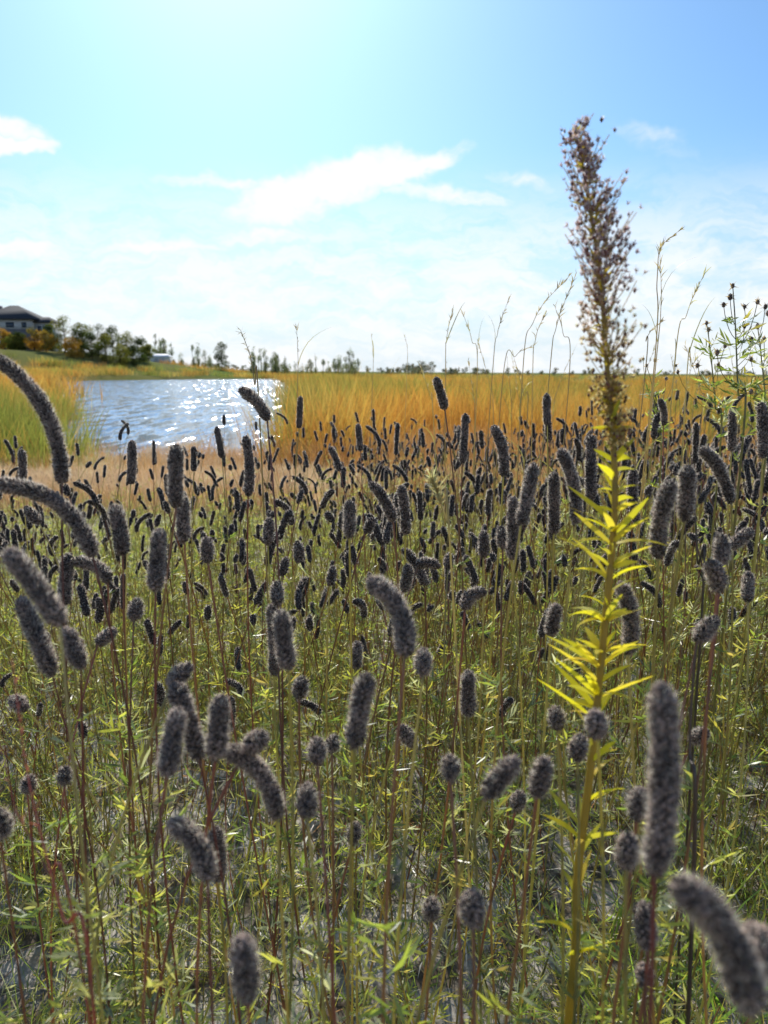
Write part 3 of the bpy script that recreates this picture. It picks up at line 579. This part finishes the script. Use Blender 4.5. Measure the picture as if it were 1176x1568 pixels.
hx,hy=gpt(252,262);e=emp('white_garage',(hx,hy,float(gz(hx,hy))),.85)
box('walls',(0,0,-.3),(7,6,2.6),m_trim,e);hip('roof',(0,0,2.5),(7.8,6.8,0),1.1,m_trim,e,.6);box('garage_door',(0,-3.05,0),(4,.1,2),m_wall,e)
hx,hy=gpt(-60,220);e=emp('suburban_house.001',(hx,hy,float(gz(hx,hy))));box('walls',(0,0,-.3),(14,9,6),m_wall,e);hip('roof',(0,0,5.9),(16,11,0),3.2,m_roof,e,.3);
for k in range(3): box('window_%d'%k,(-4+4*k,-4.55,3),(1.8,.1,1.5),m_glass,e)
# ------------------------------------------------------------ sun & sky
SAZ=math.radians(-11);SEL=math.radians(37)
s=Vector((math.sin(SAZ)*math.cos(SEL),math.cos(SAZ)*math.cos(SEL),math.sin(SEL)))
sl=D.lights.new('sun','SUN');sl.energy=5;sl.angle=math.radians(.5);sl.color=(1,.95,.87)
so=D.objects.new('sun',sl);scene.collection.objects.link(so);so.rotation_euler=s.to_track_quat('Z','Y').to_euler()
w=D.worlds.new('World');scene.world=w;w.use_nodes=True;n=w.node_tree;n.nodes.clear();N=n.nodes;L=n.links
out=N.new('ShaderNodeOutputWorld');bg=N.new('ShaderNodeBackground');bg.inputs[1].default_value=.15;L.new(bg.outputs[0],out.inputs[0])
sky=N.new('ShaderNodeTexSky');sky.sky_type='NISHITA';sky.sun_disc=False;sky.sun_elevation=SEL;sky.sun_rotation=SAZ%(2*math.pi);sky.air_density=1.0;sky.dust_density=.85;sky.ozone_density=1.5
tc=N.new('ShaderNodeTexCoord')
def math_(op,a,b=None,c=None):
    m=N.new('ShaderNodeMath');m.operation=op
    for i,v in enumerate((a,b,c)):
        if v is None: continue
        if isinstance(v,(int,float)): m.inputs[i].default_value=v
        else: L.new(v,m.inputs[i])
    return m.outputs[0]
sp=N.new('ShaderNodeSeparateXYZ');L.new(tc.outputs['Generated'],sp.inputs[0])
az=math_('ARCTAN2',sp.outputs[0],sp.outputs[1]);el=math_('ARCSINE',sp.outputs[2])
cb=N.new('ShaderNodeCombineXYZ');L.new(az,cb.inputs[0]);L.new(el,cb.inputs[1])
dn=noise(N,L,cb.outputs[0],9,4,.66);ds=N.new('ShaderNodeVectorMath');ds.operation='MULTIPLY_ADD';L.new(dn.outputs['Color'],ds.inputs[0]);ds.inputs[1].default_value=(.16,.07,0);ds.inputs[2].default_value=(-.08,-.035,0)
wv=N.new('ShaderNodeVectorMath');wv.operation='ADD';L.new(cb.outputs[0],wv.inputs[0]);L.new(ds.outputs[0],wv.inputs[1])
mp=N.new('ShaderNodeMapping');mp.inputs['Scale'].default_value=(1,3.2,1);mp.inputs['Rotation'].default_value=(0,0,-.12);L.new(wv.outputs[0],mp.inputs[0])
fn=noise(N,L,mp.outputs[0],9,5,.66)
LOB=[(440,305,75,32,16,1.2),(540,275,115,24,12,1.2),(640,248,70,15,14,1.1),(400,322,36,22,20,1.0),(680,296,90,13,-6,.8),(340,277,80,10,-3,.7),(390,370,60,11,4,.9),(240,383,110,10,2,.8),(20,195,34,14,0,.85),(20,222,50,10,12,.95),(30,378,80,13,4,1.0),(800,272,60,12,-10,.5),(1000,225,80,20,-20,.38)]
acc=None
for (a,b,sx,sy,ro,am) in LOB:
    A0,E0=azel(a,b);m=N.new('ShaderNodeMapping');m.vector_type='TEXTURE';m.inputs['Location'].default_value=(A0,E0,0);m.inputs['Rotation'].default_value=(0,0,math.radians(ro));m.inputs['Scale'].default_value=(sx/F,sy/F,1)
    L.new(wv.outputs[0],m.inputs[0]);l=N.new('ShaderNodeVectorMath');l.operation='LENGTH';L.new(m.outputs[0],l.inputs[0])
    r=N.new('ShaderNodeMapRange');r.interpolation_type='SMOOTHSTEP';r.inputs[1].default_value=1.9;r.inputs[2].default_value=.0;r.inputs[3].default_value=0;r.inputs[4].default_value=am;L.new(l.outputs['Value'],r.inputs[0])
    acc=r.outputs[0] if acc is None else math_('MAXIMUM',acc,r.outputs[0])
cl=math_('MULTIPLY',acc,math_('MULTIPLY_ADD',fn.outputs[0],2.2,-.15))
r=N.new('ShaderNodeMapRange');r.interpolation_type='SMOOTHSTEP';r.inputs[1].default_value=.12;r.inputs[2].default_value=.8;L.new(cl,r.inputs[0])
v1=N.new('ShaderNodeMapRange');v1.interpolation_type='SMOOTHSTEP';v1.inputs[1].default_value=.26;v1.inputs[2].default_value=.09;L.new(el,v1.inputs[0])
v2=N.new('ShaderNodeMapRange');v2.interpolation_type='SMOOTHSTEP';v2.inputs[1].default_value=.33;v2.inputs[2].default_value=.62;L.new(fn.outputs[0],v2.inputs[0])
veil=math_('MULTIPLY',math_('MULTIPLY',v1.outputs[0],v2.outputs[0]),.95)
mask=math_('MAXIMUM',r.outputs[0],veil)
tint=N.new('ShaderNodeMix');tint.data_type='RGBA';tint.blend_type='MULTIPLY';tint.inputs[0].default_value=1;L.new(sky.outputs[0],tint.inputs[6]);tint.inputs[7].default_value=(.48,.72,.93,1)
hz_=N.new('ShaderNodeMapRange');hz_.interpolation_type='SMOOTHSTEP';hz_.inputs[1].default_value=.28;hz_.inputs[2].default_value=-.02;hz_.inputs[4].default_value=.95;L.new(el,hz_.inputs[0])
hm=N.new('ShaderNodeMix');hm.data_type='RGBA';L.new(hz_.outputs[0],hm.inputs[0]);L.new(tint.outputs[2],hm.inputs[6]);hm.inputs[7].default_value=(5.1,5.8,6.4,1)
mx=N.new('ShaderNodeMix');mx.data_type='RGBA';L.new(mask,mx.inputs[0]);L.new(hm.outputs[2],mx.inputs[6]);mx.inputs[7].default_value=(6.7,6.85,7.0,1)
L.new(mx.outputs[2],bg.inputs[0])
